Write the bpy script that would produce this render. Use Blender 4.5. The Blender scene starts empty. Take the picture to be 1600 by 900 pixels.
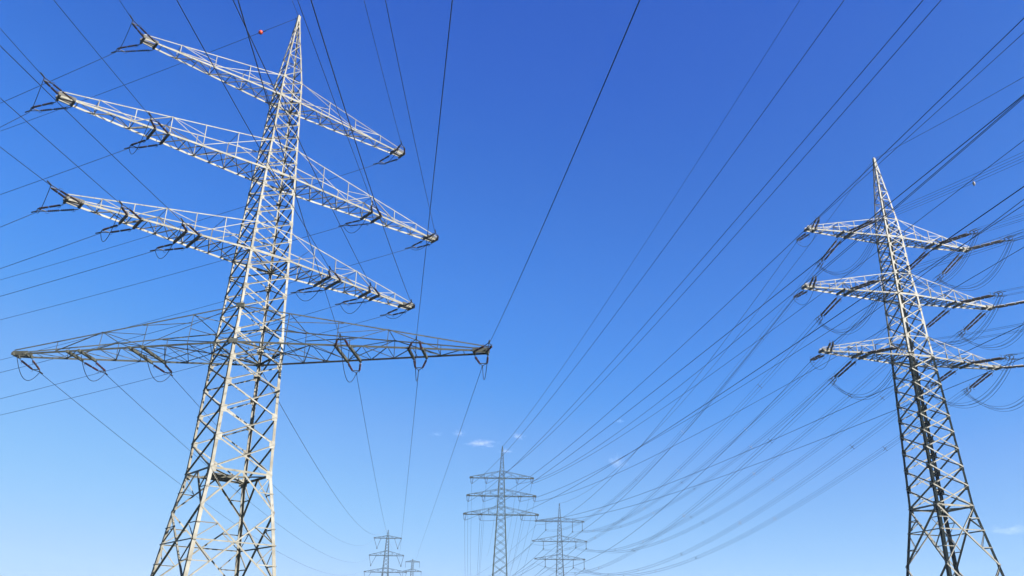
# Overhead power lines seen from the ground: lattice pylons against a clear blue sky.
import bpy, math, random
from mathutils import Vector, Matrix
random.seed(7)
CAMZ = 1.7            # eye height above the field; every surveyed height below is relative to the eye
scene = bpy.context.scene
col = scene.collection
R = math.radians

# ------------------------------------------------------------------ materials
def mat(name, base, rough=0.6, metal=0.0, var=0.0, scale=3.0, spots=None, member=0.0):
    m = bpy.data.materials.new(name); m.use_nodes = True
    nt = m.node_tree; b = nt.nodes['Principled BSDF']
    b.inputs['Base Color'].default_value = (*base, 1)
    b.inputs['Roughness'].default_value = rough
    b.inputs['Metallic'].default_value = metal
    b.inputs['Specular IOR Level'].default_value = .25 if base[0] > .05 else (.07 if base[0] > .01 else 0.0)
    if var:
        tc = nt.nodes.new('ShaderNodeTexCoord')
        n = nt.nodes.new('ShaderNodeTexNoise'); n.inputs['Scale'].default_value = scale
        n.inputs['Detail'].default_value = 5
        nt.links.new(tc.outputs['Object'], n.inputs['Vector'])
        r = nt.nodes.new('ShaderNodeValToRGB')
        r.color_ramp.elements[0].position = .32; r.color_ramp.elements[1].position = .68
        lo = spots or tuple(c * (1 - var) for c in base)
        r.color_ramp.elements[0].color = (*lo, 1)
        r.color_ramp.elements[1].color = (*[min(1, c * (1 + var * .6)) for c in base], 1)
        nt.links.new(n.outputs['Fac'], r.inputs['Fac'])
        src = r.outputs['Color']
        if member:      # every bar of the lattice weathers to a slightly different tone, some rusty or greasy in streaks
            gi = nt.nodes.new('ShaderNodeNewGeometry')
            cr = nt.nodes.new('ShaderNodeValToRGB'); e = cr.color_ramp.elements
            e[0].position = 0; e[0].color = (1 - member * 1.9, 1 - member * 2.0, 1 - member * 2.1, 1)
            e[1].position = 1; e[1].color = (1 + member * .55, 1 + member * .6, 1 + member * .85, 1)
            q = e.new(.22); q.color = (1 - member * .4, 1 - member * .5, 1 - member * .7, 1)
            q = e.new(.7); q.color = (1 + member * .15, 1 + member * .12, 1, 1)
            nt.links.new(gi.outputs['Random Per Island'], cr.inputs['Fac'])
            mx = nt.nodes.new('ShaderNodeVectorMath'); mx.operation = 'MULTIPLY'
            nt.links.new(src, mx.inputs[0]); nt.links.new(cr.outputs['Color'], mx.inputs[1]); src = mx.outputs['Vector']
            n2 = nt.nodes.new('ShaderNodeTexNoise'); n2.inputs['Scale'].default_value = 7; n2.inputs['Detail'].default_value = 6
            mp = nt.nodes.new('ShaderNodeMapping'); mp.inputs['Scale'].default_value = (1, 1, .25)
            nt.links.new(tc.outputs['Object'], mp.inputs['Vector']); nt.links.new(mp.outputs['Vector'], n2.inputs['Vector'])
            r2 = nt.nodes.new('ShaderNodeValToRGB'); r2.color_ramp.elements[0].position = .60; r2.color_ramp.elements[1].position = .70
            nt.links.new(n2.outputs['Fac'], r2.inputs['Fac'])
            m2 = nt.nodes.new('ShaderNodeMix'); m2.data_type = 'RGBA'
            nt.links.new(r2.outputs['Color'], m2.inputs['Factor']); nt.links.new(src, m2.inputs['A'])
            m2.inputs['B'].default_value = (base[0] * .55, base[1] * .40, base[2] * .28, 1); src = m2.outputs['Result']
        nt.links.new(src, b.inputs['Base Color'])
    return m
M = {
    'steel': mat('painted_steel', (.088, .086, .073), .6, 0, .3, 1.3, (.062, .058, .046), member=.32),
    'steel_green': mat('green_grey_steel', (.037, .039, .034), .6, 0, .25, 1.3, member=.4),
    'steel_far': mat('weathered_steel', (.020, .023, .022), .6, 0, .3, .6),
    'steel_mid': mat('green_painted_steel', (.024, .028, .018), .6, 0, .3, .6),
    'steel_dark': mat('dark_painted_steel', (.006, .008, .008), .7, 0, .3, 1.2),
    'fitting': mat('dark_galvanised_fitting', (.024, .023, .021), .5, .2, .2, 6),
    'insulator': mat('brown_glazed_porcelain', (.012, .007, .007), .3, 0, .2, 8),
    'insulator_red': mat('red_brown_porcelain', (.019, .006, .009), .3, 0, .2, 8),
    'insulator_grey': mat('grey_glass_insulator', (.02, .024, .028), .5, 0, .2, 8),
    'wire': mat('weathered_aluminium_cable', (.013, .015, .02), .6, .1, .15, 1.0),
    'orange': mat('orange_marker_paint', (.27, .024, .006), .5, 0, .12, 4),
    'concrete': mat('concrete', (.15, .14, .125), .85, 0, .25, 4),
    'pale': mat('pale_plastic', (.12, .11, .11), .5, 0, .1, 6),
}

# ------------------------------------------------------------------ mesh helpers
class MB:
    def __init__(s): s.v = []; s.f = []
    def angle(s, p0, p1, a, b, w, t):
        """steel angle section from p0 to p1, flanges along a and b (both made square to the axis)"""
        p0 = Vector(p0); p1 = Vector(p1); d = p1 - p0
        if d.length < 1e-4: return
        d.normalize(); a = Vector(a); b = Vector(b)
        a = a - d * a.dot(d)
        if a.length < 1e-4: a = d.orthogonal()
        a.normalize(); b = b - d * b.dot(d) - a * b.dot(a)
        if b.length < 1e-4: b = d.cross(a)
        b.normalize()
        prof = [(0, 0), (w, 0), (w, t), (t, t), (t, w), (0, w)]
        i = len(s.v)
        for p in (p0, p1):
            for x, y in prof: s.v.append(tuple(p + a * x + b * y))
        flip = d.dot(a.cross(b)) < 0
        for k in range(6):
            q = (i + k, i + (k + 1) % 6, i + 6 + (k + 1) % 6, i + 6 + k)
            s.f.append(q[::-1] if flip else q)
        for o, rev in ((0, True), (6, False)):
            c1 = [i + o + k for k in (0, 1, 2, 3)]; c2 = [i + o + k for k in (0, 3, 4, 5)]
            if rev != flip: c1.reverse(); c2.reverse()
            s.f.append(tuple(c1)); s.f.append(tuple(c2))
    def box(s, c, ax, ay, az):
        """box about c with half-axis vectors"""
        c = Vector(c); ax = Vector(ax); ay = Vector(ay); az = Vector(az); i = len(s.v)
        for sx in (-1, 1):
            for sy in (-1, 1):
                for sz in (-1, 1): s.v.append(tuple(c + ax * sx + ay * sy + az * sz))
        F = [(0, 1, 3, 2), (4, 6, 7, 5), (0, 4, 5, 1), (2, 3, 7, 6), (0, 2, 6, 4), (1, 5, 7, 3)]
        fl = ax.cross(ay).dot(az) < 0
        for q in F:
            q = tuple(i + k for k in q); s.f.append(q[::-1] if fl else q)
    def bar(s, p0, p1, w, h=None, up=(0, 0, 1)):
        p0 = Vector(p0); p1 = Vector(p1); d = p1 - p0; L = d.length
        if L < 1e-5: return
        d.normalize(); u = Vector(up); x = d.cross(u)
        if x.length < 1e-4: x = d.orthogonal()
        x.normalize(); y = d.cross(x)
        s.box((p0 + p1) / 2, d * L / 2, x * w / 2, y * (h or w) / 2)
    def tube(s, pts, r, n=6, cap=True):
        P = [Vector(p) for p in pts]; i0 = len(s.v); up = None
        rr = r if isinstance(r, (list, tuple)) else [r] * len(P)
        for k, p in enumerate(P):
            d = (P[min(k + 1, len(P) - 1)] - P[max(k - 1, 0)]).normalized()
            if up is None: up = d.orthogonal().normalized()
            up = (up - d * up.dot(d)).normalized(); v = d.cross(up)
            for j in range(n):
                a = 2 * math.pi * j / n
                s.v.append(tuple(p + (up * math.cos(a) + v * math.sin(a)) * rr[k]))
        for k in range(len(P) - 1):
            for j in range(n):
                a = i0 + k * n + j; b = i0 + k * n + (j + 1) % n
                s.f.append((a, b, b + n, a + n))
        if cap:
            s.f.append(tuple(i0 + j for j in range(n))[::-1])
            s.f.append(tuple(i0 + (len(P) - 1) * n + j for j in range(n)))
    def mesh(s, name):
        me = bpy.data.meshes.new(name); me.from_pydata(s.v, [], s.f); me.update(); return me
    def build(s, name, m, parent=None, smooth=False):
        me = s.mesh(name)
        if smooth:
            for p in me.polygons: p.use_smooth = True
        me.materials.append(m)
        o = bpy.data.objects.new(name, me); col.objects.link(o); o.parent = parent
        return o
def tag(o, label=None, cat=None, group=None, kind=None):
    if label: o['label'] = label
    if cat: o['category'] = cat
    if group: o['group'] = group
    if kind: o['kind'] = kind
    return o
def empty(name, loc, rz=0.0, parent=None):
    o = bpy.data.objects.new(name, None); col.objects.link(o)
    o.location = loc; o.rotation_euler = (0, 0, rz); o.empty_display_size = .5
    o.parent = parent; return o
def lerp(a, b, t): return a + (b - a) * t
def interp(z, tab):
    if z <= tab[0][0]: return tab[0][1]
    for (z0, h0), (z1, h1) in zip(tab, tab[1:]):
        if z <= z1: return lerp(h0, h1, (z - z0) / (z1 - z0))
    return tab[-1][1]

# ------------------------------------------------------------------ pylon parts (local frame: x along the crossarms, y towards the far side)
CORN = [(-1, -1), (1, -1), (1, 1), (-1, 1)]
FACES = [(0, 1, (0, -1, 0)), (1, 2, (1, 0, 0)), (2, 3, (0, 1, 0)), (3, 0, (-1, 0, 0))]
def body(root, tab, apex, levels, peak, legw, brw, split=None, mats=('steel', 'steel'), xface=None, low=None, plates=True, pegs=False, ztop=None, xlow=False):
    """square lattice mast. tab: half width by height; levels: panel points of the cross bracing from waist to top;
    peak: panel points above; low: (waist, K level, X bottom, ground)"""
    up_m, lo_m = M[mats[0]], M[mats[1]]
    def P(c, z):
        h = interp(z, tab); return Vector((CORN[c][0] * h, CORN[c][1] * h, z))
    zg = tab[0][0]
    kn = [z for z, h in tab if z < apex - .1] + [apex]
    for c in range(4):
        a = Vector((-CORN[c][0], 0, 0)); b = Vector((0, -CORN[c][1], 0))
        def seg(z0, z1, nm, m):
            g = MB(); zs = [z0] + [z for z in kn if z0 < z < z1] + [z1]
            for q0, q1 in zip(zs, zs[1:]):
                w = legw(max(0, (q0 + q1) / 2))
                g.angle(P(c, q0), P(c, q1), a, b, w, w * .13)
            if plates:
                for z in levels:
                    if z0 < z < z1:
                        w = legw(z); p = P(c, z); dz = (P(c, z + 1) - p).normalized()
                        for k, (ff, nn) in enumerate(((a, b), (b, a))):
                            g.box(p + ff * w * .95 - nn * .012, ff * w * .95, dz * w * 1.25, nn * .008)
            if pegs and c == 0:
                z = z0 + .5
                while z < z1 - .3:
                    p = P(c, z); g.tube([p, p - a * .13 - b * .13], .02, 5); z += .38
            return g.build(nm, m, root)
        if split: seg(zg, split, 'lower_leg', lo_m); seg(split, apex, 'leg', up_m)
        else: seg(zg, apex, 'leg', up_m)
    for fi, (c0, c1, n) in enumerate(FACES):
        n = Vector(n); g = MB()
        def mem(p, q, w, off=0.0):
            p = Vector(p); q = Vector(q); d = (q - p).normalized()
            inp = d.cross(n); inp.normalize()
            if inp.z > 0: inp = -inp
            o = n * off - inp * w * .5
            g.angle(p + o, q + o, inp, -n if off >= 0 else n, w, w * .13)
        for z0, z1 in zip(levels, levels[1:]):
            w = brw(z0); mem(P(c0, z1), P(c1, z0), w, .03); mem(P(c0, z0), P(c1, z1), w, -.03)
        for k, z in enumerate(peak[:-1]):
            z1 = peak[k + 1]; w = brw(z) * .8
            mem(P(c0, z1), P(c1, z1), w, .015)
            if k % 2: mem(P(c0, z1), P(c1, z), w, -.02)
            else: mem(P(c1, z1), P(c0, z), w, -.02)
        for z in (xface or []): mem(P(c0, z), P(c1, z), brw(z) * 1.1, .02)
        if low:
            zw, zk, zx = low; w = brw(0)
            W0, W1 = P(c0, zw), P(c1, zw); mem(W0, W1, w * 1.25, .02)
            if zk:
                K0, K1 = P(c0, zk), P(c1, zk); C = (W0 + W1) / 2
                mem(K0, C, w, .03); mem(K1, C, w, .03)
                for A_, K_ in ((W0, K0), (W1, K1)):
                    m1 = lerp(A_, K_, .5); m2 = lerp(C, K_, .5); mem(m1, m2, w * .6, .05); mem(A_, m2, w * .6, -.05)
            else: K0, K1 = W0, W1; zk = zw
            def xpanel(K0, K1, zt, zb):
                X0, X1 = P(c0, zb), P(c1, zb)
                mem(K0, X1, w, .03); mem(K1, X0, w, -.03)
                ht, hb = interp(zt, tab), interp(zb, tab); t = ht / (ht + hb)
                zc = lerp(zt, zb, t); mem(P(c0, zc), P(c1, zc), w * .75, .08)
                for (La, Xo, Kk) in ((c0, X1, K0), (c1, X0, K1)):
                    u = lerp(Kk, Xo, t * .5); v = lerp(P(c0 if La == c1 else c1, zb), P(La, zt), 0)  # noqa
                    q = P(La, lerp(zt, zc, .5)); mem(q, u, w * .6, .06); mem(u, P(La, zc), w * .6, -.06)
                for (La, Xo) in ((c0, K1), (c1, K0)):
                    u = lerp(P(La, zb), Xo, (1 - t) * .5)
                    q = P(La, lerp(zb, zc, .5)); mem(q, u, w * .6, .06); mem(u, P(La, zc), w * .6, -.06)
                return X0, X1
            X0, X1 = xpanel(K0, K1, zk, zx)
            if xlow: xpanel(X0, X1, zx, zg + .6)
            elif zx - zg > 3: 
                C = (X0 + X1) / 2; mem(X0, X1, w, .02)
                mem(P(c0, zg + .1), C, w, .03); mem(P(c1, zg + .1), C, w, .03)
                for L_, X_ in ((c0, X0), (c1, X1)):
                    for t in (.33, .66):
                        mem(lerp(X_, P(L_, zg), t), lerp(C, P(L_, zg), t), w * .6, .06)
        g.build('bracing', up_m, root)
    # plan frame at the waist and at arm roots
    zs = ([low[0]] if low else []) + list(xface or [])
    for z in zs:
        g = MB(); w = brw(z)
        g.angle(P(0, z), P(2, z), (0, 0, -1), (1, 0, 0), w, w * .13)
        g.angle(P(1, z) - Vector((0, 0, w * .5)), P(3, z) - Vector((0, 0, w * .5)), (0, 0, -1), (1, 0, 0), w, w * .13)
        g.build('plan_bracing', up_m, root)
    g = MB(); w = interp(apex - .5, tab)
    g.box((0, 0, apex - .25), (w * .95, 0, 0), (0, w * .95, 0), (0, 0, .35))
    g.box((0, 0, apex + .15), (.05, 0, 0), (0, .05, 0), (0, 0, .12))
    g.build('peak_cap', up_m, root)
    for c in range(4):
        g = MB(); h = interp(zg, tab)
        x, y = CORN[c][0] * h, CORN[c][1] * h
        g.box((x, y, zg + .1), (.5, 0, 0), (0, .5, 0), (0, 0, .35)); g.build('footing', M['concrete'], root)
    return P

def crossarm(root, z, ztop, tip, hb, ht, n, m, cw, tw, pw, td=.3, inner=(), beamw=.16, ang=0.0, diag=False, root_pts=None, tipbox=True, beams_at=None):
    """one crossarm, both wings; returns its mesh object. ang turns it about the mast axis (diagonal arm)."""
    g = MB(); gb = []; ca, sa = math.cos(ang), math.sin(ang)
    def T(x, y, zz): return Vector((x * ca - y * sa, x * sa + y * ca, zz))
    ZU = Vector((0, 0, 1)); AX = T(1, 0, 0)
    xr = 0.0 if diag else hb            # where the chords meet the mast
    xt = 0.0 if diag else ht
    for s in (-1, 1):
        for f in (-1, 1):
            fy = T(0, f, 0)
            def B(t): return T(s * lerp(xr, tip, t), f * lerp(hb, td, t), z)
            def U(t):
                return T(s * lerp(xt, tip, t), f * lerp(ht, td, t), lerp(ztop, z + .32, t))
            def at_x(t):        # top chord point over the bottom chord point
                x = lerp(xr, tip, t); tt = (x - xt) / (tip - xt); return U(tt)
            def mem(p, q, w, o=0.0, inn=None):
                d = (q - p).normalized(); nn = fy; a = d.cross(nn).normalized()
                if a.z > 0: a = -a
                off = nn * o - a * w * .5
                g.angle(p + off, q + off, a, -nn, w, w * .14)
            g.angle(B(0), B(1), -ZU, T(0, 1, 0), cw, cw * .14)
            g.angle(U(0), U(1), -ZU, T(0, 1, 0), tw, tw * .14)
            st = [k / n for k in range(n + 1)]
            for k in range(1, n): mem(B(st[k]), at_x(st[k]), pw, .01)
            if n >= 3:
                mem(U(0), B(st[2]), pw, .03)
                mid = (B(st[1]) + at_x(st[1])) / 2; mem(mid, B(0), pw, -.02)
                for k in range(3, n):
                    if k % 2: mem(at_x(st[k]), B(st[k - 1]), pw, .03); 
                    else: mem(B(st[k]), at_x(st[k - 1]), pw, .03)
                    if k % 2 and k < n: mem(at_x(st[k]), B(st[k + 1]), pw, -.03) if k + 1 < n else None
                mem(at_x(st[min(3, n - 1)]), (B(st[2]) + at_x(st[2])) / 2, pw * .9, .0) if n > 3 else None
            if diag:            # long horizontal struts from the top chord back to the mast
                for tt in (.2, .42):
                    p = U(tt); q = T(s * xr * 0 + s * (hb * .72) , f * hb * .28, p.z - .15); mem(p - ZU * .12, q, pw * 1.1, 0) if tt < .3 else mem(p - ZU * .12, at_x(.2) - ZU * (at_x(.2).z - p.z + .15), pw * 1.1, 0)
        # bottom lacing and cross members
        def Bf(t, f): return T(s * lerp(xr, tip, t), f * lerp(hb, td, t), z - .03)
        m2 = n * 2 if n > 3 else n
        for k in range(1, m2):
            t0, t1 = (k - 1) / m2, k / m2
            d0 = Bf(t1, -1) - Bf(t1, 1)
            g.angle(Bf(t1, -1), Bf(t1, 1), AX, ZU, pw, pw * .14)
            f = 1 if k % 2 else -1
            g.angle(Bf(t0, f) - ZU * .03, Bf(t1, -f) - ZU * .03, ZU, AX, pw * 1.1, pw * .14)
            if k <= m2 * .6: g.angle(Bf(t0, -f) - ZU * .07, Bf(t1, f) - ZU * .07, ZU, AX, pw, pw * .14)
        # struts between the top chords
        for k in range(1, n, 2):
            t = k / n; x = lerp(xr, tip, t); tt = (x - xt) / (tip - xt)
            a = T(s * lerp(xt, tip, tt), -lerp(ht, td, tt), lerp(ztop, z + .32, tt)); b = T(s * lerp(xt, tip, tt), lerp(ht, td, tt), lerp(ztop, z + .32, tt))
            g.angle(a, b, AX, -ZU, pw * .8, pw * .12)
        # twin cross beams that carry the insulator strings
        for x0 in inner:
            for dx in (-.52, .52):
                x = x0 + dx
                hbx = lerp(hb, td, (min(x, tip) - xr) / (tip - xr))
                p = T(s * x, -hbx - .18, z - .12); q = T(s * x, hbx + .18, z - .12)
                gb.append((p, q, beamw, beamw * 1.2))
        if tipbox:
            for dx in (-1.05, -.05):
                gb.append((T(s * (tip + dx), -td - .22, z - .05), T(s * (tip + dx), td + .22, z - .05), beamw, beamw * 1.3))
            [gb.append((T(s * (tip - 1.15), f * td, z + .1), T(s * (tip + .1), f * td, z + .1), .06, .22)) for f in (-1, 1)]
    # chords carried through the mast
    for f in (-1, 1):
        if not diag:
            g.angle(T(-hb, f * (hb + .015), z), T(hb, f * (hb + .015), z), -ZU, T(0, 1, 0), cw, cw * .14)
            g.angle(T(-ht, f * (ht + .015), ztop), T(ht, f * (ht + .015), ztop), -ZU, T(0, -f, 0), tw, tw * .14)
    if diag:
        for f in (-1, 1):   # gusset knees where the diagonal arm meets the corners
            g.box(T(0, f * hb * 1.01, z), T(.32, 0, 0), T(0, .03, 0), ZU * .17); g.box(T(0, f * ht * 1.01, ztop), T(.32, 0, 0), T(0, .03, 0), ZU * .17)
        hbx = hb
        for s in (-1, 1):   # struts from the side corners of the mast to the chords
            for f in (-1, 1):
                g.angle(T(s * hb, 0, z), T(s * hb * 2.1, f * lerp(hb, td, hb * 2.1 / tip), z), -ZU, AX, pw * 1.3, pw * .2)
                g.angle(T(s * hb, 0, z), T(0, f * hb, z), -ZU, AX, pw * 1.6, pw * .2)
    o = g.build('crossarm', m, root); 
    for p, q, w, hh in gb:
        b = MB(); b.bar(p, q, w, hh); b.build('fixing_beam', M['fitting'] if m is not M['steel_green'] else m, o)
    return o

# ------------------------------------------------------------------ insulators and cables
def string_mesh(name, L, r, n_sheds, m, sides=8, rods=2):
    g = MB(); pts = [(0, 0, 0)]; rr = [.03]; x = .12
    step = (L - .24) / n_sheds
    pts.append((x, 0, 0)); rr.append(.03)
    for k in range(n_sheds):
        x0 = .12 + k * step
        if k and k % max(1, round(n_sheds / rods)) == 0:      # metal joint between two long-rod units
            pts += [(x0 + step * .1, 0, 0), (x0 + step * .9, 0, 0)]; rr += [.028, .028]; continue
        for fx, q in ((.08, .35), (.2, 1.0), (.5, .92), (.62, .4), (.98, .33)):
            pts.append((x0 + step * fx, 0, 0)); rr.append(r * q)
    pts.append((L, 0, 0)); rr.append(.03)
    g.tube(pts, rr, sides)
    me = g.mesh(name); me.materials.append(m); return me
STR_A = string_mesh('insulator_string', 2.5, .085, 14, M['insulator'])
STR_R = string_mesh('insulator_string', 2.5, .085, 14, M['insulator_red'])
STR_B = string_mesh('insulator_string', 4.7, .125, 24, M['insulator'], rods=3)
STR_S = string_mesh('insulator_string', 1.9, .12, 10, M['insulator'])
def place_string(me, p, q, parent, name='insulator_string'):
    """link a string from world point p towards q (world)"""
    o = bpy.data.objects.new(name, me); col.objects.link(o)
    d = (Vector(q) - Vector(p)); L = max(v.co.x for v in me.vertices)
    rot = d.to_track_quat('X', 'Z').to_matrix().to_4x4()
    W = Matrix.Translation(p) @ rot @ Matrix.Diagonal((d.length / L, 1, 1, 1))
    o.parent = parent; o.matrix_parent_inverse = Matrix.Identity(4)
    par = world_of(parent); o.matrix_local = par.inverted() @ W
    return o
def world_of(o):
    m = Matrix.Identity(4); ch = []
    while o: ch.append(o); o = o.parent
    for q in reversed(ch):
        m = m @ (Matrix.Translation(q.location) @ q.rotation_euler.to_matrix().to_4x4() @ Matrix.Diagonal((*q.scale, 1)))
    return m
def world_mesh(g, name, m, parent, smooth=False):
    inv = world_of(parent).inverted(); g.v = [tuple(inv @ Vector(v)) for v in g.v]
    return g.build(name, m, parent, smooth)
def para(A, B, sag, t):
    p = lerp(A, B, t); return Vector((p.x, p.y, p.z - 4 * sag * t * (1 - t)))
def wire_pts(A, B, sag, t0, n):
    # finer steps near the start, where the span passes close to the eye
    return [para(A, B, sag, t0 + (1 - t0) * (k / n)) for k in range(n + 1)]
def hang(p, q, sag, n=14):
    p = Vector(p); q = Vector(q); return [para(p, q, sag, k / n) for k in range(n + 1)]

# ================================================================== the pylons
# ---- big left pylon: branching tower, three arms across and one diagonal arm below them
LX, LY = -20.504, 60.0
YAW_L = 49.176
L_TAB = [(0, 3.85), (7.5, 2.97), (9.96, 2.68), (12.61, 2.3), (22.06, 2.01), (25.04, 1.85), (30.01, 1.69), (32.46, 1.6), (37.77, 1.36),
         (40.56, 1.23), (45.63, 1.0), (47.66, .90), (50.82, .57), (52.28, .39), (55.42, .10)]
pyl_l = empty('lattice_pylon', (LX, LY, 0), R(90 - YAW_L))
tag(pyl_l, 'huge pale lattice pylon on the left with four long crossarms', 'pylon')
body(pyl_l, L_TAB, 55.42,
     [12.61, 14.85, 16.91, 18.99, 20.89, 23.02, 24.96, 26.75, 28.47, 30.0, 31.7, 33.33, 34.87, 36.32, 37.87, 39.25, 40.65, 41.88, 43.2, 44.39, 45.61, 46.69, 47.71],
     [47.71, 49.1, 50.45, 52.04, 53.47, 54.6], lambda z: lerp(.27, .11, min(1, z / 52)), lambda z: lerp(.115, .07, min(1, z / 50)),
     low=(12.61, 9.96, 5.0), xface=[22.06, 30.01, 37.77, 45.63])
# arm: height of bottom chord, height of top chord at the mast, half length, half widths at the mast, panels, inner fixings
ARM_L = [
    crossarm(pyl_l, 45.63, 47.66, 12.5, 1.0, .92, 4, M['steel'], .145, .075, .052),
    crossarm(pyl_l, 37.77, 40.56, 17.0, 1.36, 1.23, 6, M['steel'], .16, .08, .055, inner=(9.75,)),
    crossarm(pyl_l, 30.01, 32.46, 14.8, 1.69, 1.6, 6, M['steel'], .15, .078, .055, inner=(6.1, 10.3)),
    crossarm(pyl_l, 22.06, 25.04, 18.8, 2.84, 2.6, 5, M['steel_green'], .145, .095, .052, inner=(8.0, 13.4), ang=R(-45), diag=True, beamw=.17)]
g = MB()          # small work platform at the waist
for k in range(9):
    g.box((-.9 + k * .22, 1.2, 12.72), (.09, 0, 0), (0, 1.0, 0), (0, 0, .02))
g.box((0, .2, 12.66), (1.1, 0, 0), (0, .05, 0), (0, 0, .06)); g.box((0, 2.15, 12.66), (1.1, 0, 0), (0, .05, 0), (0, 0, .06))
g.build('platform', M['fitting'], pyl_l)

# ---- right pylon
RX, RY = 46.947, 90.0
YAW_R = 77.47
R_TAB = [(0, 4.6), (9.8, 3.14), (15.83, 2.25), (32.8, 1.63), (35.2, 1.51), (40.65, 1.36), (43.4, 1.18), (48.5, 1.08), (51.0, .93), (60.28, .11)]
pyl_r = empty('lattice_pylon', (RX, RY, 0), R(90 - YAW_R))
tag(pyl_r, 'tall lattice pylon on the right with three crossarms and blackish lower legs', 'pylon')
body(pyl_r, R_TAB, 60.28,
     [z * 1.5 + 1.7 for z in (9.42, 10.86, 12.24, 13.56, 14.8, 16.01, 17.25, 18.46, 19.58, 20.72, 22.34, 23.61, 24.81, 25.98, 26.95, 27.87, 28.74, 29.49, 30.38, 31.15, 32.0, 32.86)],
     [z * 1.5 + 1.7 for z in (32.86, 33.74, 34.76, 35.6, 36.45, 37.24, 37.9, 38.6)],
     lambda z: lerp(.36, .17, min(1, z / 52)), lambda z: lerp(.15, .10, min(1, z / 50)),
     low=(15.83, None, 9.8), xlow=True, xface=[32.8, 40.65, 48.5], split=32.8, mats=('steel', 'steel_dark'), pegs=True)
ARM_R = [
    crossarm(pyl_r, 48.51, 51.0, 11.45, 1.08, .95, 5, M['steel'], .18, .085, .066, inner=(6.3,), beamw=.2),
    crossarm(pyl_r, 40.66, 43.4, 12.9, 1.36, 1.2, 6, M['steel'], .18, .085, .066, inner=(7.5,), beamw=.2),
    crossarm(pyl_r, 32.81, 35.2, 11.85, 1.63, 1.51, 5, M['steel'], .18, .085, .066, inner=(6.75,), beamw=.2)]

# ---- distant pylons
def far_pylon(label, x, y, tab, apex, waist, arms, step, lw, bw, smat, name='lattice_pylon'):
    root = empty(name, (x, y, 0), 0.0); tag(root, label, 'pylon')
    lv = [waist]
    while lv[-1] < arms[0][1] - .5: lv.append(min(arms[0][1], lv[-1] + max(1.5, interp(lv[-1], tab) * step)))
    pk = [lv[-1]]
    while pk[-1] < apex - 1.6: pk.append(pk[-1] + 1.5)
    body(root, tab, apex, lv, pk, lambda z: lerp(lw, lw * .32, min(1, z / apex)), lambda z: bw, low=(waist, None, waist * .55), mats=(smat, smat), plates=False)
    out = []
    for z, zt, tip, inn in arms:
        out.append(crossarm(root, z, zt, tip, interp(z, tab), interp(zt, tab), 4, M[smat], bw * 1.5, bw, bw * .7, inner=inn, beamw=.25, tipbox=True))
    return root, out
pyl_m, ARM_M = far_pylon('distant green-grey pylon near the centre of the view, largest of the far pylons', -2.26, 262,
    [(0, 4.0), (18, 2.4), (38.6, 1.36), (50, .86), (60.06, .14)], 60.06, 14.0,
    [(49.99, 52.2, 10.2, (5.0,)), (44.37, 46.5, 11.0, (5.8,)), (38.65, 41.0, 11.8, (6.6,))], 1.3, .40, .10, 'steel_mid')
pyl_m2, ARM_M2 = far_pylon('hazy blue-grey pylon standing just right of the central green-grey pylon', 24.25, 395,
    [(0, 4.6), (28, 1.9), (37.6, 1.48), (54.6, .76), (62.9, .14)], 62.9, 16.0,
    [(54.62, 56.7, 11.6, (6.05,)), (45.63, 48.2, 12.8, (7.6,)), (37.65, 39.7, 11.7, (6.5,))], 1.4, .32, .10, 'steel_far')
pyl_k, ARM_K = far_pylon('small far pylon with V-shaped insulators, low between left pylon and centre', -66.8, 470,
    [(0, 5.0), (36.3, 1.6), (54.2, .72), (58.4, .16)], 58.4, 16.0,
    [(54.15, 55.6, 7.7, (3.9,)), (44.98, 47.4, 9.6, (5.4,)), (36.3, 38.4, 11.7, (7.0,))], 1.4, .40, .12, 'steel_far')
pyl_k2, ARM_K2 = far_pylon('tiniest and farthest pylon, half hidden beside the V-insulator pylon', -77.7, 700,
    [(0, 4.6), (44, 1.5), (61.5, .7), (63.5, .3)], 63.5, 16.0,
    [(61.5, 62.8, 5.8, ()), (54.05, 56.0, 7.6, ())], 1.5, .40, .17, 'steel_far')

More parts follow.
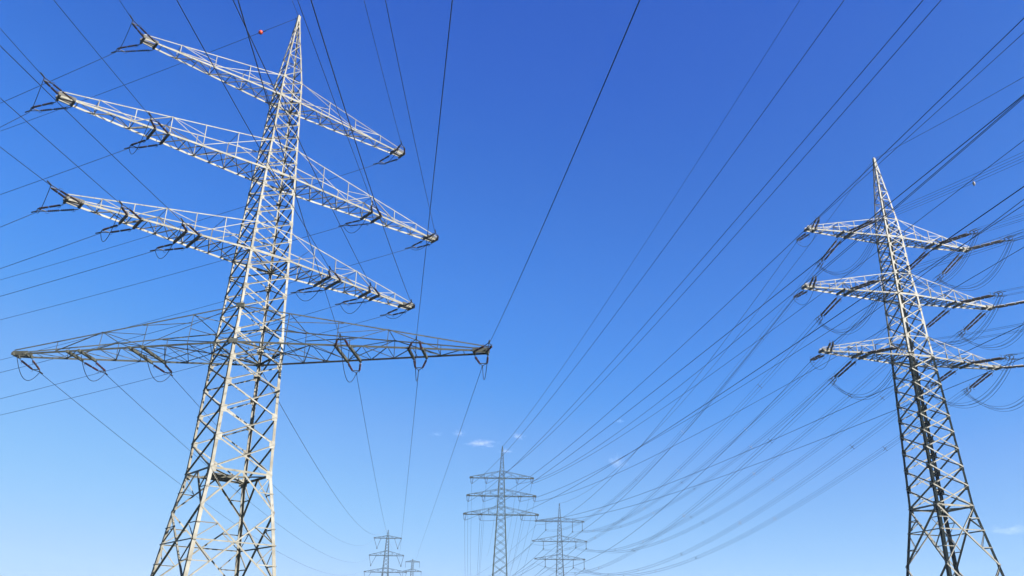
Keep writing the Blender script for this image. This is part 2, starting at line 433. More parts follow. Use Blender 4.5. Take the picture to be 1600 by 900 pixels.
# ================================================================== the cables
# start x, y, z; end x, y, z (heights above the eye); sag at mid-span
WIRES = {
'left': {'1L':(-30.16,52.06,43.93,-354.49,175.22,41.47,15.157), '1R':(-11.24,68.4,43.93,-330.4,182.44,40.09,11.972), '2L1':(-33.56,49.11,36.07,-357.41,177.67,32.08,20.954), '2L2':(-28.4,54.22,36.07,-352.63,174.74,34.42,11.917), '2R1':(-13.64,66.97,36.07,-334.2,179.24,35.88,11.556), '2R2':(-7.84,71.34,36.07,-326.32,183.01,32.33,12.226), '3L1':(-31.9,50.55,28.31,-356.59,174.88,25.48,16.347), '3L2':(-28.81,53.86,28.31,-352.87,175.34,26.16,13.631), '3L3':(-25.92,56.94,28.31,-349.37,175.82,27.05,10.518), '3R1':(-16.69,64.92,28.31,-337.49,179.62,26.93,12.064), '3R2':(-13.22,67.32,28.31,-333.21,180.68,27.1,14.022), '3R3':(-9.5,69.9,28.31,-328.66,181.75,25.9,13.05), 'E':(-20.5,60.0,53.72,-342.94,176.94,51.93,12.866),},
'back': {'1L':(-29.77,51.6,43.93,-26.85,-232.88,48.41,5.977), '2L1':(-33.17,48.66,36.07,-31.03,-235.32,40.64,5.399), '2L2':(-27.36,53.03,36.07,-26.21,-231.81,39.75,9.281), '3L1':(-31.51,50.1,28.31,-31.06,-234.13,31.8,9.682), '3L2':(-27.79,52.68,28.31,-26.53,-232.1,32.06,9.418), '3L3':(-24.32,55.08,28.31,-22.52,-230.2,32.06,10.638), '1R':(-10.85,67.94,43.93,-8.83,-219.35,47.38,10.426), '2R1':(-12.61,65.78,36.07,-8.77,-221.24,39.86,10.081), '2R2':(-7.44,70.89,36.07,-0.7,-216.87,39.27,15.58), '3R1':(-15.08,63.06,28.31,-8.39,-223.56,32.98,10.006), '3R2':(-12.2,66.14,28.31,-6.39,-220.91,32.33,11.129), '3R3':(-9.11,69.45,28.31,4.8,-217.98,31.91,17.198), 'E':(-20.5,60.0,53.72,-19.21,-225.87,57.21,9.876),},
'd4back': {'D4':(-12.65,57.65,20.36,28.4,-257.84,20.43,11.154), 'D5':(-7.22,57.97,20.36,35.31,-261.07,20.54,10.909), 'D6':(-1.88,58.29,20.36,32.17,-265.47,20.86,15.138),},
'K': {'D1':(-39.13,61.71,20.36,-78.93,469.95,35.4,8.085), 'D2':(-33.79,62.03,20.36,-76.64,469.91,41.39,7.03), 'D3':(-28.35,62.35,20.36,-74.78,469.77,51.22,7.446), 'D4':(-12.4,61.19,20.36,-62.32,469.84,46.39,4.271), 'D5':(-7.06,60.08,20.36,-59.93,469.75,38.12,2.696), 'D6':(-1.83,58.99,20.36,-77.51,699.66,53.3,0.015), 'E':(-20.5,60.0,20.86,-67.73,469.92,58.2,8.239),},
'M': {'E':(-2.26,262.0,58.36,48.9,-238.06,45.49,10.98), 'Ta':(-11.8,262.0,46.31,48.61,-246.04,36.95,13.518), 'Ma':(-12.82,262.0,40.71,51.24,-246.59,34.81,13.271), 'Tb':(-7.22,262.0,46.39,48.96,-242.19,35.8,15.052), 'Mb':(-7.97,262.0,40.79,51.15,-242.58,34.1,15.01), 'La':(-13.61,262.0,35.01,52.58,-247.09,18.22,9.614), 'Tc':(2.67,262.0,46.55,45.24,-234.28,33.7,17.974), 'Td':(7.36,262.0,46.63,57.07,-229.21,31.72,12.56), 'Lb':(-8.81,262.0,35.09,45.03,-243.93,21.65,14.877), 'Mc':(3.55,262.0,40.98,55.32,-232.57,25.65,12.428), 'Md':(8.2,262.0,41.05,57.99,-228.43,27.88,13.264), 'Lc':(4.22,262.0,35.3,55.23,-232.02,26.01,15.4), 'Ld':(8.82,262.0,35.37,55.89,-228.09,23.37,14.62),},
'Rback': {'1i':(40.95,87.96,46.81,89.66,-225.69,46.51,20.863), '1j':(53.25,90.7,46.81,101.9,-220.68,46.07,21.46), '1t':(58.17,92.19,46.81,106.7,-218.29,45.86,21.778), '2i':(39.8,87.59,38.96,88.59,-226.27,38.94,20.109), '2j':(54.44,90.85,38.96,103.01,-220.32,38.14,21.581), '2t':(59.61,92.51,38.96,107.4,-217.82,38.81,20.339), '3i':(40.57,87.59,31.11,89.68,-226.08,30.81,20.616), '3j':(53.75,90.52,31.11,101.81,-220.86,31.41,19.588), '3t':(58.58,92.28,31.11,106.59,-218.2,30.75,20.722), 'E':(46.95,90.0,58.58,96.3,-222.43,58.04,20.432),},
'Rthin': {'1s':(35.85,87.23,46.81,87.15,-210.4,53.11,2.0), '2s':(34.42,86.91,38.96,72.02,-210.72,45.26,2.0), '3s':(35.44,87.14,31.11,59.34,-210.49,37.41,2.0),},
'M2': {'1i':(40.65,89.3,46.81,17.78,395.0,48.9,10.204), '1j':(52.95,92.04,46.81,30.32,395.01,48.22,9.606), '1t':(58.04,92.77,46.81,34.97,395.0,48.92,10.233), '2i':(39.45,89.15,38.96,16.64,395.0,40.33,9.724), '2j':(54.1,92.41,38.96,31.8,395.0,41.09,10.89), '2t':(59.47,93.09,38.96,36.59,395.0,40.75,10.856), '3i':(40.15,89.48,31.11,17.52,395.0,32.47,10.752), '3j':(53.33,92.41,31.11,30.48,395.0,32.26,10.653), '3t':(58.45,92.86,31.11,35.5,395.0,31.83,10.719), '1s':(35.72,87.81,46.81,13.52,395.02,51.39,9.16), '2s':(34.29,87.49,38.96,11.54,395.0,42.74,9.855), '3s':(35.31,87.72,31.11,12.76,395.0,34.28,10.308), 'E':(46.95,90.0,58.58,24.49,395.02,61.32,8.693),},
}

Z = Vector((0, 0, CAMZ))
W = {}
for fam, d in WIRES.items():
    for k, v in d.items(): W[fam, k] = (Vector(v[0:3]) + Z, Vector(v[3:6]) + Z, v[6])
ATT = {'1L': "top arm's left tip", '1R': "top arm's right tip", '2L1': "second arm's left tip", '2L2': "second arm's inner left fixing", '2R1': "second arm's inner right fixing",
       '2R2': "second arm's right tip", '3L1': "third arm's left tip", '3L2': "third arm's middle left fixing", '3L3': "third arm's innermost left fixing",
       '3R1': "third arm's innermost right fixing", '3R2': "third arm's middle right fixing", '3R3': "third arm's right tip", 'E': 'peak',
       'D1': "lowest arm's left tip", 'D2': "lowest arm's middle left fixing", 'D3': "lowest arm's innermost left fixing", 'D4': "lowest arm's innermost right fixing",
       'D5': "lowest arm's middle right fixing", 'D6': "lowest arm's right tip"}
ATR = {'s': 'left tip', 'i': 'inner left fixing', 'j': 'inner right fixing', 't': 'right tip'}
ATM = {'a': 'left tip', 'b': 'inner left fixing', 'c': 'inner right fixing', 'd': 'right tip'}
LVL = {'T': 'top', 'M': 'middle', 'L': 'lowest', '1': 'top', '2': 'middle', '3': 'lowest'}
def cable(name, label, cat, group, A, B, sag, t0, r0, r1=None, n=70, t1=1.0):
    g = MB(); pts = [para(A, B, sag, t0 + (t1 - t0) * k / n) for k in range(n + 1)]
    g.tube(pts, r0, 5)
    o = g.build(name, M['wire'], None, True); tag(o, label, cat, group); return o

# positions along the arms of the left pylon: x from the mast axis, half length, half width at the mast, arm number
AA = {'1L': (-12.5, 12.5, 1.0, 0), '1R': (12.5, 12.5, 1.0, 0), '2L1': (-17, 17, 1.36, 1), '2L2': (-9.75, 17, 1.36, 1), '2R1': (9.75, 17, 1.36, 1), '2R2': (17, 17, 1.36, 1),
      '3L1': (-14.8, 14.8, 1.69, 2), '3L2': (-10.3, 14.8, 1.69, 2), '3L3': (-6.1, 14.8, 1.69, 2), '3R1': (6.1, 14.8, 1.69, 2), '3R2': (10.3, 14.8, 1.69, 2), '3R3': (14.8, 14.8, 1.69, 2),
      'D1': (-18.8, 18.8, 2.84, 3), 'D2': (-13.4, 18.8, 2.84, 3), 'D3': (-8, 18.8, 2.84, 3), 'D4': (8, 18.8, 2.84, 3), 'D5': (13.4, 18.8, 2.84, 3), 'D6': (18.8, 18.8, 2.84, 3)}
ZA = [45.63, 37.77, 30.01, 22.06]
def arm_axes(root, ang=0.0):
    m = world_of(root).to_3x3(); c, s = math.cos(ang), math.sin(ang)
    return m @ Vector((c, s, 0)), m @ Vector((-s, c, 0))
def dead_end(k, side, wire, parent, me, Ls, sep=.28, rod=.03, beam=True):
    """pair of strings from the arm to a triangular yoke on the cable; returns yoke point and cable start parameter"""
    A, B, sag = wire; a, tip, hb, i = AA[k]
    ax, ay = arm_axes(pyl_l, R(-45) if i == 3 else 0)
    xc = a if abs(abs(a) - tip) > .01 else math.copysign(tip - .55, a)
    x0 = 0 if i == 3 else hb
    hy = lerp(hb, .3, (min(abs(xc), tip) - x0) / (tip - x0)) + .16
    base = Vector((LX, LY, ZA[i] - .22)) + ay * side * hy
    L = (B - A).length; t = Ls / L; y = para(A, B, sag, t)
    d = (y - (base + ax * xc)).normalized()
    y2 = y + (B - A).normalized() * (.5 if i < 3 else .75)
    g = MB()
    for s in (-.5, .5):
        p = base + ax * (xc + s); q = y + ax * (sep if s > 0 else -sep)
        p1 = lerp(p, q, .1); gh = MB(); gh.tube([p, p1], rod, 5)
        place_string(me, p1, q, parent)
        g.tube([q, y2], rod, 5)
        u = (q - p).normalized(); v = u.cross(ax).normalized()
        gh.tube([p1, p1 + v * .16, p1 + v * .2 + u * .22], .016, 4)      # arcing horns
        g.tube([q, q + v * .16, q + v * .2 - u * .22], .016, 4)
        world_mesh(gh, 'hanger_rod', M['fitting'], parent)
    g.tube([y + ax * sep, y - ax * sep], rod * 1.2, 5)
    g.tube([y2, y2 + (B - A).normalized() * .5], .05, 6)
    world_mesh(g, 'yoke_fitting', M['fitting'], parent)
    return y2, (Ls + (.5 if i < 3 else .75)) / L

WR = .021
ends = {}
for k in AA:
    if k[0] == 'D': continue
    i = AA[k][3]
    yl, tl = dead_end(k, 1, W['left', k], ARM_L[i], STR_A, 2.0)
    yb, tb = dead_end(k, -1, W['back', k], ARM_L[i], STR_A, 1.55)
    A, B, s = W['left', k]; cable('power_cable', f"dark cable to the left edge from {ATT[k]} of big left pylon", 'power cable', 'cables running left from the big left pylon', A, B, s, tl, WR)
    A, B, s = W['back', k]; cable('power_cable', f"cable rising to the top edge from {ATT[k]} of big left pylon", 'power cable', 'cables rising overhead from the big left pylon', A, B, s, tb, WR, t1=.6)
    g = MB(); g.tube(hang(yl, yb, .9 if abs(abs(AA[k][0]) - AA[k][1]) < .1 else 1.7, 16), .024, 5)
    world_mesh(g, 'jumper_cable', M['wire'], ARM_L[i], True)
for k in ('D1', 'D2', 'D3', 'D4', 'D5', 'D6'):
    yf, tf = dead_end(k, 1, W['K', k], ARM_L[3], STR_R, 3.1, sep=.3)
    A, B, s = W['K', k]
    cable('power_cable', f"cable descending to far pylon from {ATT[k]} of big left pylon", 'power cable', 'cables from the lowest arm towards the far pylon', A, B, s, tf, WR)
    ax, ay = arm_axes(pyl_l, R(-45))
    g = MB()
    if ('d4back', k) in W:
        yb, tb = dead_end(k, -1, W['d4back', k], ARM_L[3], STR_R, 1.7, sep=.3)
        A, B, s = W['d4back', k]
        cable('power_cable', f"cable rising to the top edge from {ATT[k]} of big left pylon", 'power cable', 'cables rising overhead from the lowest arm', A, B, s, tb, WR * .75, t1=.6)
        g.tube(hang(yf, yb, 1.9, 18), .026, 5)
    else:
        q = Vector((LX, LY, ZA[3] - .3)) + ax * (AA[k][0] * .97) - ay * .6
        c = (yf + q) / 2 - Vector((0, 0, 2.6))
        g.tube([lerp(lerp(yf, c, t), lerp(c, q, t), t) for t in [j / 14 for j in range(15)]], .026, 5)
    world_mesh(g, 'jumper_cable', M['wire'], ARM_L[3], True)
A, B, s = W['left', 'E']; cable('earth_wire', 'earth wire with orange ball, from peak of big left pylon to left edge', 'earth wire', None, A, B, s, 0, .022)
ew = Vector(para(A, B, s, 4.15 / (B - A).length))
g = MB()
lat = 14
for a in range(lat + 1):
    th = math.pi * a / lat; rr = .21 * math.sin(th)
    for j in range(20):
        ph = 2 * math.pi * j / 20; g.v.append((rr * math.cos(ph), rr * math.sin(ph), .21 * math.cos(th)))
for a in range(lat):
    for j in range(20):
        p, q = a * 20 + j, a * 20 + (j + 1) % 20; g.f.append((p, p + 20, q + 20, q))
ball = empty('marker_ball', ew); tag(ball, 'orange aviation marker ball on the earth wire beside the left pylon peak', 'marker ball')
g.build('ball_shell', M['orange'], ball, True)
g = MB(); d = (B - A).normalized(); g.tube([-d * .28, -d * .2], .05, 8); g.tube([d * .2, d * .28], .05, 8); g.tube([d * -.6, d * -.34], .03, 6); g.build('clamp', M['fitting'], ball)
A, B, s = W['back', 'E']; cable('earth_wire', 'short visible earth wire leaving the left pylon peak through the top edge', 'earth wire', None, A, B, s, 0, .02, t1=.6)
A, B, s = W['K', 'E']; cable('earth_wire', 'faint wire curving down from behind the left pylon mast to the far pylon', 'earth wire', None, A, B, s, 0, .026)

# ---- central line: single conductors on vertical strings, passing high over the viewer
MX, MY = -2.26, 262.0
NX, NY = -16.0, 612.0
for k in ('Ta', 'Tb', 'Tc', 'Td', 'Ma', 'Mb', 'Mc', 'Md', 'La', 'Lb', 'Lc', 'Ld'):
    A, B, s = W['M', k]; arm = ARM_M['TML'.index(k[0])]; za = (49.99, 44.37, 38.65)['TML'.index(k[0])]
    for dx in (-.38, .38):
        me = STR_S; place_string(me, (A.x + dx, A.y, za - .15), (A.x + dx * .5, A.y, A.z + .25), arm)
    g = MB(); g.tube([(A.x - .25, A.y, A.z + .25), (A.x + .25, A.y, A.z + .25)], .07, 5); g.tube([(A.x, A.y, A.z + .25), tuple(A)], .06, 5)
    g.tube([para(A, B, s, .0), para(A, B, s, .004)], .07, 6)
    world_mesh(g, 'clamp', M['fitting'], arm)
    lab = f"{LVL[k[0]]} arm's {ATM[k[1]]}"
    cable('power_cable', f"cable climbing to upper right from {lab} of central distant pylon", 'power cable', 'cables from the central pylon passing overhead', A, B, s, 0, [lerp(.055, .018, min(1, (j / 55) ** .8)) for j in range(121)], n=120, t1=.82)
    B2 = Vector((NX + (A.x - MX), NY, A.z))
    cable('power_cable', f"faint cable dropping behind the central distant pylon from its {lab}", 'power cable', 'cables going on beyond the central pylon', A, B2, 15, 0, .03, n=40)
A, B, s = W['M', 'E']
cable('earth_wire', 'earth wire climbing to the upper right from peak of central distant pylon', 'earth wire', None, A, B, s, 0, [lerp(.05, .016, min(1, j / 55)) for j in range(121)], n=120, t1=.82)
cable('earth_wire', 'faint earth wire going on behind the central distant pylon', 'earth wire', None, A, Vector((NX, NY, A.z)), 12, 0, .04, n=40)

# ---- right pylon: bundled conductors
RA = {'1s': (-11.45, 11.45, 1.08, 0), '1i': (-6.3, 11.45, 1.08, 0), '1j': (6.3, 11.45, 1.08, 0), '1t': (11.45, 11.45, 1.08, 0),
      '2s': (-12.9, 12.9, 1.36, 1), '2i': (-7.5, 12.9, 1.36, 1), '2j': (7.5, 12.9, 1.36, 1), '2t': (12.9, 12.9, 1.36, 1),
      '3s': (-11.85, 11.85, 1.63, 2), '3i': (-6.75, 11.85, 1.63, 2), '3j': (6.75, 11.85, 1.63, 2), '3t': (11.85, 11.85, 1.63, 2)}
ZR = [48.51, 40.66, 32.81]
RAX, RAY = arm_axes(pyl_r)
def dead_end_r(k, side, wire, parent, big):
    A, B, sag = wire; a, tip, hb, i = RA[k]
    xc = a if abs(abs(a) - tip) > .01 else math.copysign(tip - .55, a)
    hy = lerp(hb, .3, (abs(xc) - hb) / (tip - hb)) + .18
    base = Vector((RX, RY, ZR[i] - .25)) + RAY * side * hy
    L = (B - A).length; Ls = 5.4 if big else 2.3; sep = .24 if big else .18
    y = para(A, B, sag, Ls / L); dr = (para(A, B, sag, (Ls + 1) / L) - y).normalized()
    g = MB(); me = STR_B if big else STR_S
    for s in (-.3, .3) if big else (-.25, .25):
        p = base + RAX * (xc + s); q = y + RAX * math.copysign(sep, s)
        p1 = lerp(p, q, .1); gh = MB(); gh.tube([p, p1], .035, 5); place_string(me, p1, q, parent)
        u = (q - p).normalized(); v = u.cross(RAX).normalized()
        for gg, c, f in ((gh, p1, 1), (g, q, -1)):
            gg.tube([c, c + v * .3, c + v * .36 + u * .3 * f], .022, 4)
            gg.tube([c, c - v * .3, c - v * .36 + u * .3 * f], .022, 4)
        world_mesh(gh, 'hanger_rod', M['fitting'], parent)
    e = y + dr * (1.5 if big else .5)
    g.tube([y + RAX * (sep + .07), y - RAX * (sep + .07)], .045, 5)
    if big:
        up = Vector((0, 0, 1))
        g.tube([y, y + dr * .5], .04, 5)
        for sx in (-.27, .27):
            for sz in (-.27, .27):
                g.tube([y + dr * .5 + RAX * sx * .6 + up * sz * .5, e + RAX * sx + up * sz - dr * .3, e + RAX * sx + up * sz + dr * .35], .035, 5)
        ring = [y + dr * .62 + RAX * .34 * math.cos(t) + up * .34 * math.sin(t) for t in [2 * math.pi * j / 14 for j in range(15)]]
        g.tube(ring, .03, 5, False)
        ring = [y + dr * 1.2 + RAX * .3 * math.cos(t) + up * .3 * math.sin(t) for t in [2 * math.pi * j / 14 for j in range(15)]]
        g.tube(ring, .025, 5, False)
    else: g.tube([y, e], .05, 5)
    world_mesh(g, 'yoke_fitting', M['fitting'], parent)
    return e, (Ls + (1.5 if big else .5)) / L
def bundle(label, group, A, B, sag, t0, r, spacers, t1=1.0, n=60, pale=(), gap=.28):
    root = empty('cable_bundle', tuple(para(A, B, sag, t0))); tag(root, label, 'cable bundle', group)
    d = (B - A); side = Vector((d.y, -d.x, 0)).normalized(); up = Vector((0, 0, 1))
    for sx in (-gap, gap):
        for sz in (-gap, gap):
            g = MB(); o = side * sx + up * sz
            g.tube([para(A, B, sag, t0 + (t1 - t0) * j / n) + o - root.location for j in range(n + 1)], r, 4)
            g.build('conductor', M['wire'], root, True)
    L = d.length; s = 28.0
    while s < min(L * t1, spacers):
        t = s / L
        c = para(A, B, sag, t) - root.location; g = MB()
        for a_, b_ in (((-1, -1), (1, 1)), ((-1, 1), (1, -1))):
            g.tube([c + side * a_[0] * gap + up * a_[1] * gap, c + side * b_[0] * gap + up * b_[1] * gap], .028, 5)
        for sx, sz in ((-1, -1), (-1, 1), (1, -1), (1, 1)):
            q = c + side * sx * gap + up * sz * gap; g.tube([q - d.normalized() * .09, q + d.normalized() * .09], .038, 5)
        g.build('spacer', M['pale'] if int(s / 45) % 2 else M['fitting'], root); s += 48 + random.uniform(-7, 7)
    return root
for k in RA:
    i = RA[k][3]; big = k[1] != 's'
    ef, tf = dead_end_r(k, 1, W['M2', k], ARM_R[i], big)
    fam = 'Rback' if big else 'Rthin'
    eb, tb = dead_end_r(k, -1, W[fam, k], ARM_R[i], big)
    lab = f"{LVL[k[0]]} arm's {ATR[k[1]]}"
    A, B, s = W['M2', k]; A2, B2, s2 = W[fam, k]
    if big:
        bundle(f"four-cable bundle sagging left from {lab} of right pylon", 'cable bundles sagging left from the right pylon', A, B, s, tf, [lerp(.013, .027, min(1, j / 45)) for j in range(61)], 250)
        bundle(f"four-cable bundle leaving by the right edge from {lab} of right pylon", 'cable bundles leaving right from the right pylon', A2, B2, s2, tb, .015, 60, t1=.5)
        g = MB(); mid = 3.9
        for sx in (-.2, .2):
            for sy in (-.17, .17):
                o = RAX * sx + RAY * sy * .3 + Vector((0, 0, sy))
                p, q = ef + o, eb + o; pts = []
                for j in range(21):
                    t = j / 20; b_ = para(p, q, 3.4 + (.25 if sx > 0 else 0), t)
                    pts.append(b_)
                g.tube(pts, .02, 4)
        world_mesh(g, 'jumper_cable', M['wire'], ARM_R[i], True)
    else:
        cable('power_cable', f"single cable sagging left from {lab} of right pylon", 'power cable', 'single cables sagging left from the right pylon', A, B, s, tf, [lerp(.024, .05, min(1, j / 45)) for j in range(71)])
        cable('power_cable', f"single cable rising to the right edge from {lab} of right pylon", 'power cable', 'single cables leaving right from the right pylon', A2, B2, s2, tb, .027, t1=.6)
        g = MB(); g.tube(hang(ef, eb, 1.9, 16), .022, 5); world_mesh(g, 'jumper_cable', M['wire'], ARM_R[i], True)
A, B, s = W['Rback', '1i']; L_ = (B - A).length; c = para(A, B, s, 21.1 / L_)
g = MB()
g.tube([(0, 0, .24), (0, 0, .18), (0, 0, .06), (0, 0, -.06), (0, 0, -.18), (0, 0, -.24)], [.04, .09, .12, .12, .08, .03], 10)
bmk = empty('bird_marker', c + Vector((0, 0, -.5))); tag(bmk, 'small pale bird marker hanging on the bundle right of the right pylon peak', 'bird marker')
g.build('marker_body', M['pale'], bmk, True)
g = MB(); g.tube([(0, 0, .22), (0, 0, .5)], .02, 5); g.build('hook', M['fitting'], bmk)
A, B, s = W['M2', 'E']; cable('earth_wire', 'thin earth wire dropping to the left from peak of right pylon', 'earth wire', None, A, B, s, 0, [lerp(.022, .045, min(1, j / 45)) for j in range(71)])
A, B, s = W['Rback', 'E']; cable('earth_wire', 'thin earth wire rising to the right edge from peak of right pylon', 'earth wire', None, A, B, s, 0, .024, t1=.6)

# ---- suspension strings and onward spans at the distant pylons
for k in RA:
    A, B, s = W['M2', k]; i = RA[k][3]; za = (54.62, 45.63, 37.65)[i]
    if k[1] != 's':
        g = MB(); g.tube([(B.x, 395, za), (B.x, 395, B.z + .3)], .13, 6); world_mesh(g, 'insulator_string', M['insulator_grey'], ARM_M2[i])
        g = MB(); g.box((B.x, 395, B.z + .1), (.32, 0, 0), (0, .1, 0), (0, 0, .22)); world_mesh(g, 'clamp', M['fitting'], ARM_M2[i])
    B = Vector((B.x, 395, B.z)); C = Vector((-60 + (B.x - 24.25) * .9, 735, B.z))
    lab = f"{LVL[k[0]]} arm's {ATR[k[1]]}"
    cable('power_cable', f"faint cable dropping behind the hazy second pylon from its {lab}", 'power cable', 'cables going on beyond the hazy second pylon', B, C, 14, 0, .075 if k[1] != 's' else .04, n=40)
for k, i, x, z in (('a', 0, -5.6, 0), ('b', 0, 5.9, 0), ('c', 1, -8.3, 0), ('d', 1, 8.3, 0), ('e', 2, -10.6, 0), ('f', 2, 10.8, 0)):
    za = (54.15, 44.98, 36.3)[i]; sg = 1 if x > 0 else -1; tip = (7.7, 9.6, 11.7)[i]
    g = MB(); c = (-66.8 + x, 470, za - 5.4)
    g.tube([(-66.8 + sg * (tip - .1), 470, za), c], .12, 6); g.tube([(-66.8 + sg * (tip - 4.0), 470, za), c], .12, 6); g.box(c, (.3, 0, 0), (0, .1, 0), (0, 0, .3))
    world_mesh(g, 'insulator_string', M['insulator_grey'], ARM_K[i])
for i, za, tip in ((0, 61.5, 5.8), (1, 54.05, 7.6)):
    for sg in (-1, 1):
        g = MB(); g.tube([(-77.7 + sg * (tip - .1), 700, za), (-77.7 + sg * (tip - .1), 700, za - 4.5)], .16, 5); world_mesh(g, 'insulator_string', M['insulator_grey'], ARM_K2[i])

# ================================================================== ground
def ground():
    g = MB(); n = 60; S = 9000.0
    xs = [math.copysign(abs(-1 + 2 * k / n) ** 2.2, -1 + 2 * k / n) * S for k in range(n + 1)]
    for y in xs:
        for x in xs: g.v.append((x, y, -.05 + .04 * math.sin(x * .11) * math.cos(y * .09)))
    for j in range(n):
        for i in range(n):
            a = j * (n + 1) + i; g.f.append((a, a + 1, a + n + 2, a + n + 1))
    m = mat('field_grass', (.045, .065, .022), .9, 0, .45, .05, (.08, .07, .035))
    o = g.build('ground', m); o['kind'] = 'structure'
ground()

# ================================================================== wisps of cloud, far away
def cloud(label, c, sx, sy, sz, dens, seed):
    bpy_me = MB(); lat, lon = 10, 18
    for a in range(lat + 1):
        th = math.pi * a / lat
        for j in range(lon):
            ph = 2 * math.pi * j / lon
            bpy_me.v.append((sx * math.sin(th) * math.cos(ph), sy * math.sin(th) * math.sin(ph), sz * math.cos(th)))
    for a in range(lat):
        for j in range(lon):
            p, q = a * lon + j, a * lon + (j + 1) % lon; bpy_me.f.append((p, p + lon, q + lon, q))
    m = bpy.data.materials.new('cloud_vapour'); m.use_nodes = True; nt = m.node_tree
    for nd in list(nt.nodes): nt.nodes.remove(nd)
    out = nt.nodes.new('ShaderNodeOutputMaterial'); vol = nt.nodes.new('ShaderNodeVolumePrincipled')
    vol.inputs['Color'].default_value = (.97, .96, .98, 1); vol.inputs['Anisotropy'].default_value = .2
    tc = nt.nodes.new('ShaderNodeTexCoord')
    mp = nt.nodes.new('ShaderNodeMapping'); mp.inputs['Scale'].default_value = (1 / sx, 1 / sy, 1 / sz)
    ln = nt.nodes.new('ShaderNodeVectorMath'); ln.operation = 'LENGTH'
    nz = nt.nodes.new('ShaderNodeTexNoise'); nz.inputs['Scale'].default_value = 1.0; nz.inputs['Detail'].default_value = 7; nz.inputs['Roughness'].default_value = .62
    mp2 = nt.nodes.new('ShaderNodeMapping'); mp2.inputs['Scale'].default_value = (2.6 / sx, 2.6 / sx, 1.5 / sz); mp2.inputs['Location'].default_value = (seed, seed * .7, seed * .3)
    nt.links.new(tc.outputs['Object'], mp.inputs['Vector']); nt.links.new(tc.outputs['Object'], mp2.inputs['Vector'])
    nt.links.new(mp.outputs['Vector'], ln.inputs[0]); nt.links.new(mp2.outputs['Vector'], nz.inputs['Vector'])
    a1 = nt.nodes.new('ShaderNodeMath'); a1.operation = 'SUBTRACT'; a1.inputs[0].default_value = 1.0
    nt.links.new(ln.outputs['Value'], a1.inputs[1])
    s1 = nt.nodes.new('ShaderNodeMath'); s1.operation = 'SUBTRACT'; s1.inputs[1].default_value = .54; nt.links.new(nz.outputs['Fac'], s1.inputs[0])
    s2 = nt.nodes.new('ShaderNodeMath'); s2.operation = 'MULTIPLY_ADD'; s2.inputs[1].default_value = 4.2; nt.links.new(s1.outputs[0], s2.inputs[0]); nt.links.new(a1.outputs[0], s2.inputs[2])
    s3 = nt.nodes.new('ShaderNodeMath'); s3.operation = 'SUBTRACT'; s3.inputs[1].default_value = .12; nt.links.new(s2.outputs[0], s3.inputs[0])
    s3b = nt.nodes.new('ShaderNodeMath'); s3b.operation = 'MULTIPLY'; nt.links.new(s3.outputs[0], s3b.inputs[0]); nt.links.new(a1.outputs[0], s3b.inputs[1])
    s4 = nt.nodes.new('ShaderNodeMath'); s4.operation = 'MULTIPLY'; s4.inputs[1].default_value = dens; s4.use_clamp = False; nt.links.new(s3b.outputs[0], s4.inputs[0])
    s5 = nt.nodes.new('ShaderNodeMath'); s5.operation = 'MAXIMUM'; s5.inputs[1].default_value = 0; nt.links.new(s4.outputs[0], s5.inputs[0])
    nt.links.new(s5.outputs[0], vol.inputs['Density']); nt.links.new(vol.outputs['Volume'], out.inputs['Volume'])
    o = bpy_me.build('cloud', m); o.location = c; tag(o, label, 'cloud', 'wisps of fair-weather cloud low in the sky')
CLOUDS = [
    ('widest wisp of white cloud, left of the central pylon peak', -104.7, 3000.0, 680.6, 80.9, 18.4, 0.0127),
    ('small cloud wisp just right of the central pylon peak', -8.9, 3000.0, 653.6, 40.4, 12.9, 0.0097),
    ('small bright cloud puff above right of the central pylon peak', 33.1, 3000.0, 709.4, 37.4, 18.5, 0.012),
    ('tiny cloud puff above left of the widest wisp', -187.2, 3000.0, 717.8, 34.4, 18.5, 0.0097),
    ('faint roundish cloud patch between the cables right of centre', 400.4, 3000.0, 620.1, 56.2, 40.7, 0.0045),
    ('tiniest white wisp, above the roundish cloud patch', 413.3, 3000.0, 774.3, 31.6, 11.2, 0.0067),
    ('faint flat pinkish wisp at the right edge, low down', 1807.3, 3000.0, 400.9, 121.2, 25.3, 0.0026),
    ('very faint thin wisp far left of the others', -273.1, 3000.0, 714.0, 37.6, 11.1, 0.0045),
]
for i, (lab, x, y, z, sx, sz, dn) in enumerate(CLOUDS): cloud(lab, (x, y, z), sx, sx * .8, sz, dn, 3.1 * i + 1)

# ================================================================== haze
HAZE = 0.0002
if HAZE:
    g = MB(); g.box((0, 330, 33.5), (420, 0, 0), (0, 640, 0), (0, 0, 34.9))
    m = bpy.data.materials.new('haze_air'); m.use_nodes = True; nt = m.node_tree
    for nd in list(nt.nodes): nt.nodes.remove(nd)
    out = nt.nodes.new('ShaderNodeOutputMaterial'); vol = nt.nodes.new('ShaderNodeVolumePrincipled')
    vol.inputs['Color'].default_value = (.62, .82, 1, 1); vol.inputs['Density'].default_value = HAZE; vol.inputs['Anisotropy'].default_value = .2
    nt.links.new(vol.outputs['Volume'], out.inputs['Volume'])
    o = g.build('haze', m); o['kind'] = 'stuff'

# ================================================================== light, sky, camera
SUN_EL, SUN_HD = 27.0, 124.0
world = bpy.data.worlds.new('World'); scene.world = world; world.use_nodes = True
nt = world.node_tree; bg = nt.nodes['Background']
sky = nt.nodes.new('ShaderNodeTexSky'); sky.sky_type = 'NISHITA'; sky.sun_disc = False
sky.sun_elevation = R(SUN_EL); sky.sun_rotation = R(SUN_HD)
sky.altitude = 300; sky.air_density = 1.0; sky.dust_density = .35; sky.ozone_density = 2.0
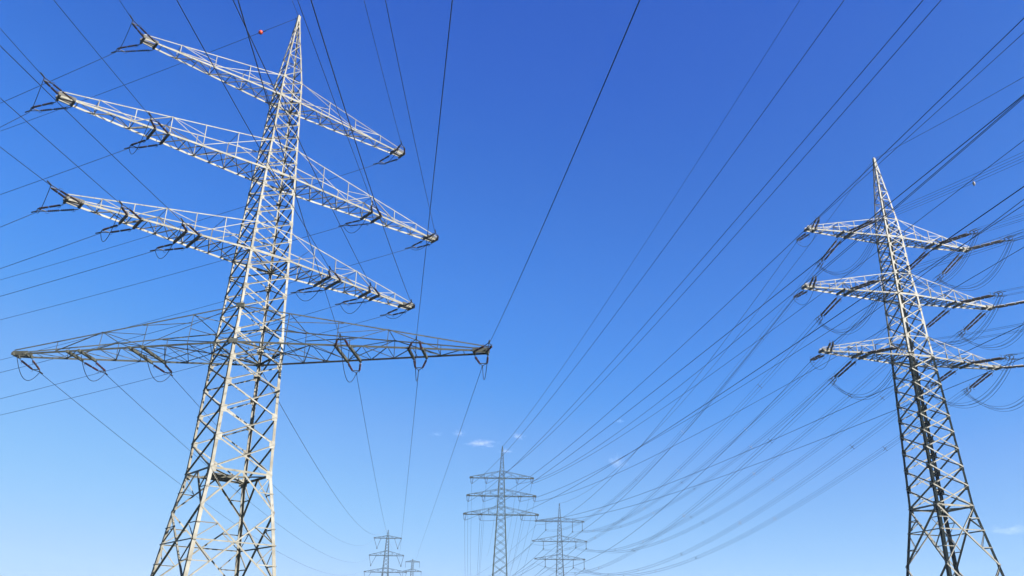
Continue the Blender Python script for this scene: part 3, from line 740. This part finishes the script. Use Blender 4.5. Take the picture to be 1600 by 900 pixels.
# air clarity of the day: per-channel response of the clear sky (deeper blue overhead, pale at the horizon)
def vmul(k, src):
    n = nt.nodes.new('ShaderNodeVectorMath'); n.operation = 'SCALE'; n.inputs['Scale'].default_value = k
    nt.links.new(src, n.inputs[0]); return n.outputs['Vector']
cv = nt.nodes.new('ShaderNodeRGBCurve')
for ch, pts in enumerate((((0, 0), (.068, .022), (.091, .033), (.114, .047), (.158, .077), (.212, .155), (.26, .20), (.374, .29), (.604, .435), (1, .6)),
                          ((0, 0), (.118, .110), (.153, .158), (.191, .213), (.262, .30), (.335, .385), (.413, .46), (.50, .53), (.60, .585), (.784, .66), (1, .8)),
                          ((0, 0), (.10, .27), (.22, .565), (.275, .645), (.332, .745), (.423, .85), (.533, .89), (.60, .92), (.776, .96), (1, 1)))):
    c = cv.mapping.curves[ch]
    for k, (x, y) in enumerate(pts):
        if k == 0: c.points[0].location = (x, y)
        elif k == len(pts) - 1: c.points[-1].location = (x, y)
        else: c.points.new(x, y)
cv.mapping.update()
nt.links.new(vmul(.1, sky.outputs['Color']), cv.inputs['Color'])
EXPO = 2.3
bg.inputs['Strength'].default_value = .05
nt.links.new(vmul(1 / .05 / 2 ** EXPO, cv.outputs['Color']), bg.inputs['Color'])
sl = bpy.data.lights.new('sun', 'SUN'); sl.energy = 5.0; sl.angle = R(.53); sl.color = (1.0, .95, .87)
so = bpy.data.objects.new('sun', sl); col.objects.link(so)
sd = Vector((math.sin(R(SUN_HD)) * math.cos(R(SUN_EL)), math.cos(R(SUN_HD)) * math.cos(R(SUN_EL)), math.sin(R(SUN_EL))))
so.rotation_euler = (-sd).to_track_quat('-Z', 'Y').to_euler(); so.location = (60, -20, 90)

cam = bpy.data.cameras.new('camera'); co = bpy.data.objects.new('camera', cam); col.objects.link(co)
cam.sensor_width = 36.0; cam.lens = 36.0 * 1268.4 / 1600; cam.clip_start = .1; cam.clip_end = 30000
pt, ro = R(23.6308), R(.953)
F = Vector((0, math.cos(pt), math.sin(pt))); V = Vector((0, -math.sin(pt), math.cos(pt))); X = Vector((1, 0, 0))
rgt = X * math.cos(ro) + V * math.sin(ro); up = -X * math.sin(ro) + V * math.cos(ro)
mw = Matrix.Identity(4)
for r_ in range(3): mw[r_][0] = rgt[r_]; mw[r_][1] = up[r_]; mw[r_][2] = -F[r_]; mw[r_][3] = (0, 0, CAMZ)[r_]
co.matrix_world = mw
scene.camera = co
scene.render.engine = 'CYCLES'
scene.view_settings.view_transform = 'Standard'; scene.view_settings.look = 'None'
scene.view_settings.gamma = 1.0; scene.view_settings.exposure = EXPO
scene.view_settings.use_curve_mapping = False
